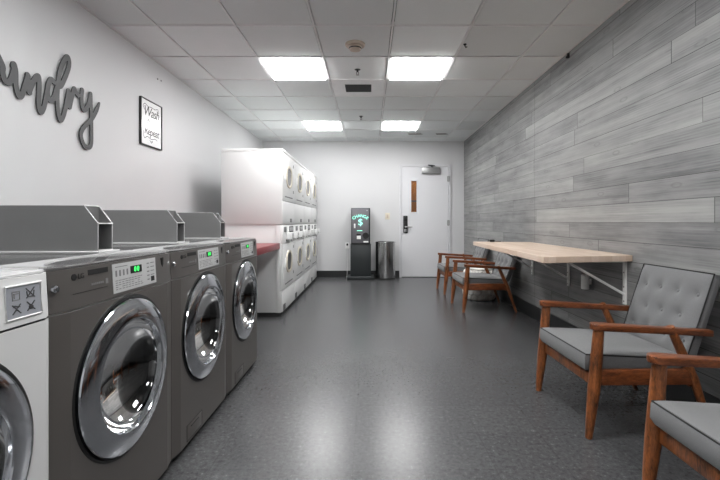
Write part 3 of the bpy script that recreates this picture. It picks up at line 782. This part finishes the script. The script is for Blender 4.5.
# framed print
y0, y1, z0, z1 = 3.650, 4.020, 1.742, 2.162
t = thing('framed_print', 'white lettered print in a thin dark frame on the left wall', 'picture', (XL, (y0+y1)/2, (z0+z1)/2))
a, c = (y1-y0)/2, (z1-z0)/2; fw = .008
b = MB(); b.box(0, .022, -a, -a+fw, -c, c, .002); b.box(0, .022, a-fw, a, -c, c, .002); b.box(0, .022, -a+fw, a-fw, -c, -c+fw, .002); b.box(0, .022, -a+fw, a-fw, c-fw, c, .002)
b.build('frame', 'picture_frame', t, smooth=False)
pp = MB().box(.002, .012, -a+fw, a-fw, -c+fw, c-fw).build('print', 'picture_paper', t, smooth=False)
fm = lambda y, z: frame((.0125, y, z), (0, 1, .0), (0, 0, 1))
b = MB()
b.text('Wash', .125, fm(0, .10), .0004, .25, spacing=.9); b.text('dry', .075, fm(-.035, .02), .0004, .3); b.text('&', .062, fm(.055, .015), .0004, .2); b.text('Repeat', .10, fm(.005, -.075), .0004, .25, spacing=.9)
rb = lambda P: b.ribbon(P, .005, lambda u, v, dd: (.0125+dd, u, v), 0, .0004, 6)
rb([(-.12, .11), (-.14, .14), (-.11, .165), (-.06, .15), (0, .155), (.06, .15), (.11, .165), (.13, .14), (.11, .12)])
rb([(-.12, -.06), (-.14, -.11), (-.115, -.145), (-.07, -.125), (0, -.14), (.06, -.125), (.10, -.135)]); rb([(-.03, -.15), (-.01, -.165), (.02, -.155), (.0, -.175)]); rb([(-.09, -.005), (-.04, -.012), (.0, -.004)])
b.build('print_lettering', 'ink', pp, smooth=False)
b = MB()
for px, py in ((159, 79), (162.5, 80.8)):
    y, z = wallpt(px, py); b = MB(); b.lathe([(0, 0), (.009, 0), (.006, .006), (0, .007)], (XL, y, z), 'x', 12)
    tag(b.build('wall_screw', 'ink_soft'), 'tiny left screw in the wall above the framed print' if px < 160 else 'tiny right screw in the wall above the framed print', 'screw', 'screws above the framed print')

# ------------------------------------------------------------------ wall table
TZ = .826
t = thing('wall_table', 'long pale butcher block table mounted on the grey plank wall', 'table', (XR, 3.7, 0))
top = [(-.66, -1.02), (0, -.885), (0, .93), (-.60, 1.05)]
MB().prism(top, TZ-.042, TZ, 'z', .003).build('tabletop', 'butcher_block', t, smooth=False)
for yb in (2.89, 3.71, 4.53):
    y = yb-3.7
    b = MB(); b.box(-.014, 0, y-.016, y+.016, .478, TZ-.042, .002); b.box(-.42, -.014, y-.016, y+.016, TZ-.054, TZ-.042, .002)
    m = Matrix.Translation((-.012, y, .548)); L = math.hypot(.40, .228); ang = math.atan2(.228, -.40)
    b.box(0, L, -.0105, .0105, -.008, .008, .002, mat=m @ Matrix.Rotation(-ang, 4, 'Y'))
    br = b.build('bracket', 'bracket_white', t, smooth=False)
    b = MB()
    for z in (.50, .60, .70): b.lathe([(0, -.0175), (.005, -.017), (.006, -.0135), (0, -.0135)], (0, y, z), 'x', 10)
    b.build('screw', 'closer_grey', br)
t = thing('air_freshener', 'white cylindrical plug-in device on the plank wall under the table', 'air freshener', (XR, 3.36, .57))
MB().box(-.007, 0, -.055, .035, -.065, .055, .003).build('wall_plate', 'ink_soft', t)
MB().lathe([(0, -.058), (.027, -.058), (.03, -.054), (.03, .052), (.026, .058), (0, .058)], (-.05, -.02, 0), 'z', 32).build('body', 'white_plastic', t)
MB().box(-.03, -.005, -.035, -.005, -.02, .02).build('plug', 'white_plastic', t)
tb_ = MB(); tb_.box(1.345, 1.395, 4.63, 4.67, TZ, TZ+.026, .006); tb_.tube([(1.39, 4.65, TZ+.012), (1.42, 4.655, TZ+.006), (1.47, 4.66, TZ+.006)], .004, 8)
tag(tb_.build('charger_block', 'ink'), 'small black corded block lying on the far end of the table', 'charger')

# ------------------------------------------------------------------ armchairs
def chair(label, loc):
    t = thing('armchair', label, 'armchair', loc, 'wooden armchairs along the plank wall')
    ya = .285
    for s in (-1, 1):
        b = MB(); b.tube([(-.318, s*ya, 0), (-.307, s*ya, .10), (-.293, s*ya, .23), (-.283, s*ya, .34), (-.268, s*ya, .53)], [.0165, .0225, .0285, .0285, .0250], 16); b.build('front_leg', 'chair_wood', t, angle=60)
        b = MB(); b.tube([(.30, s*ya, 0), (.255, s*ya, .13), (.20, s*ya, .29), (.145, s*ya, .41), (.085, s*ya, .54)], [.015, .020, .026, .026, .022], 16, flat=.8); b.build('rear_leg', 'chair_wood', t, angle=60)
        # paddle arm
        out = [(.292, .018), (-.10, .026), (-.24, .033)] + [(-.275-.036*math.sin(q), .033*math.cos(q)) for q in [PI*k/10 for k in range(11)]] + [(-.24, -.033), (-.10, -.026), (.292, -.018)]
        sl = -.062; mt = Matrix(((1, 0, 0, 0), (0, 1, 0, s*ya), (sl, 0, 1, .528), (0, 0, 0, 1)))
        MB().prism(out, -.018, .014, 'z', .006, 3, mat=mt).build('arm', 'arm_wood', t, angle=40)
        MB().box(-.285, .205, s*ya-.012, s*ya+.012, .258, .335, .005).build('side_rail', 'arm_wood', t)
    MB().box(-.288, -.262, -ya, ya, .243, .298, .004).build('front_rail', 'chair_wood', t)
    MB().box(.18, .205, -ya, ya, .245, .30, .004).build('rear_rail', 'chair_wood', t)
    # seat cushion: local u=y, v=x, w=up, tilted back
    sw, sd = .508, .520
    a = math.radians(3.2)
    ms = Matrix(((0, math.cos(a), math.sin(a), -.320), (1, 0, 0, 0), (0, -math.sin(a), math.cos(a), .318), (0, 0, 0, 1)))
    b = MB(); b.cushion(sw, sd, .092, ms, .022, n=24, edge=.006); sc = b.build('seat_cushion', 'fabric', t, angle=50)
    def pipe(w, h, z, m, nm, par):
        r = .03; P = []
        for cx, cy, a0 in ((w/2-r, r, -PI/2), (w/2-r, h-r, 0), (-w/2+r, h-r, PI/2), (-w/2+r, r, PI)):
            for k in range(5):
                q = a0+PI/2*k/4; P.append(m @ Vector((cx+r*math.cos(q), cy+r*math.sin(q), z)))
        MB().tube(P, .0042, 8, True).build(nm, 'piping', par)
    def pipe2(w, h, z, m, nm, par):
        P = [m @ Vector(p) for p in ((-w/2, 0, z), (w/2, 0, z), (w/2, h, z), (-w/2, h, z))]
        Q = []
        for i in range(4):
            A, B = P[i], P[(i+1) % 4]
            for k in range(8): Q.append(A.lerp(B, k/8))
        MB().tube(Q, .0036, 8, True).build(nm, 'piping', par)
    pipe2(sw+.004, sd+.004, .080, ms, 'piping', sc)
    # back cushion: u=y, v=up the back, w=towards the sitter
    up = Vector((.145, 0, .43)).normalized(); nrm = Vector((-up.z, 0, up.x)); bw, bh, bt = .51, .445, .060
    o = Vector((.181, 0, .370)) - nrm*bt
    mbk = Matrix(((0, up.x, nrm.x, o.x), (-1, up.y, nrm.y, 0), (0, up.z, nrm.z, o.z), (0, 0, 0, 1)))
    D = [(u, .33) for u in (-.192, -.064, .064, .192)] + [(u, .205) for u in (-.128, 0, .128)] + [(u, .085) for u in (-.192, -.064, .064, .192)]
    b = MB(); ff = b.cushion(bw, bh, bt, mbk, .014, D, n=56, depth=.019, sig=.028, edge=.008); bc = b.build('back_cushion', 'fabric', t, angle=50)
    pipe2(bw+.004, bh+.004, bt*.86, mbk, 'piping', bc)
    for u, v in D:
        z = ff(u, v); q = mbk @ Matrix.Translation((u, v, z))
        b = MB(); b.lathe([(0, .009), (.006, .0075), (.010, .003), (.0105, -.004), (0, -.004)], n=14); bmesh.ops.transform(b.b, matrix=q, verts=b.b.verts); b.build('button', 'fabric', bc)
    return t
CX = 1.37
c0 = chair('grey tufted wooden armchair fully in view on the near right', (CX+.008, 2.315, 0)); R_ = math.radians
dup(c0, (CX-.022, 1.262, 0), 'grey wooden armchair cut off by the bottom right corner')
dup(c0, (CX+.022, 5.10, 0), 'grey wooden armchair at the far end of the table, before the white stool').rotation_euler.z = R_(2)
dup(c0, (CX+.02, 6.28, 0), 'grey wooden armchair farthest back, closest to the door').rotation_euler.z = R_(1)
c0.rotation_euler.z = R_(1.3)

# hexagon faceted stool between the far chairs
def stool():
    b = MB(); m = b.b
    prof = [(.175, .0), (.19, .03), (.205, .1), (.21, .2), (.205, .3), (.19, .37), (.175, .40)]
    def R(z):
        for (r0, z0), (r1, z1) in zip(prof, prof[1:]):
            if z0 <= z <= z1: return r0+(r1-r0)*(z-z0)/(z1-z0)
        return .175
    nc = 15; rows = 5; hh = .4/rows
    b.lathe([(0, 0)]+prof+[(0, .405)], n=64)
    for j in range(rows):
        for i in range(nc):
            a0 = (i+.5*(j % 2))*2*PI/nc; zc = hh*(j+.5); da = PI/nc*.93
            hexp = [(0, .62), (1, .30), (1, -.30), (0, -.62), (-1, -.30), (-1, .30)]
            rg = []
            for sc_, dr in ((1, .0), (.97, .012), (.66, .024)):
                vs = []
                for k, (u, v) in enumerate(hexp):
                    z = min(.4, max(0, zc+v*hh*sc_)); r = R(z)+dr; vs.append(m.verts.new((r*math.cos(a0+u*da*sc_), r*math.sin(a0+u*da*sc_), z)))
                rg.append(vs)
            for A, B in zip(rg, rg[1:]):
                for k in range(6): m.faces.new((A[k], A[(k+1) % 6], B[(k+1) % 6], B[k]))
            m.faces.new(rg[-1])
    bmesh.ops.recalc_face_normals(m, faces=m.faces)
    return b
t = thing('garden_stool', 'white faceted drum stool between the two far armchairs', 'stool', (1.50, 5.69, 0))
b = stool(); b.build('body', 'stool_white', t, angle=15)
MB().lathe([(0, .402), (.17, .402), (.182, .408), (.182, .418), (.17, .424), (0, .424)], n=56).build('seat', 'stool_white', t)

# ------------------------------------------------------------------ world, camera, view
w = bpy.data.worlds.new('World'); bpy.context.scene.world = w; w.use_nodes = True
w.node_tree.nodes['Background'].inputs[0].default_value = (.5, .5, .5, 1); w.node_tree.nodes['Background'].inputs[1].default_value = .05
cam = bpy.data.cameras.new('camera'); co = bpy.data.objects.new('camera', cam); COL.objects.link(co)
co.location = (0, 0, CH); co.rotation_euler = (PI/2, 0, 0)
cam.sensor_width = 36; cam.lens = F/720*36; cam.shift_x = -(VX-360)/720; cam.shift_y = -(240-VY)/720; cam.clip_start = .02
sc = bpy.context.scene; sc.camera = co
vs = sc.view_settings; vs.view_transform = 'Standard'; vs.look = 'None'; vs.gamma = 1; vs.use_curve_mapping = False; vs.exposure = 1.06
sc.display_settings.display_device = 'sRGB'
sc.cycles.max_bounces = 10; sc.cycles.diffuse_bounces = 6; sc.cycles.glossy_bounces = 5; sc.cycles.transparent_max_bounces = 12
sc.cycles.use_denoising = True; sc.cycles.sample_clamp_indirect = 4.0; sc.cycles.caustics_reflective = False; sc.cycles.caustics_refractive = False
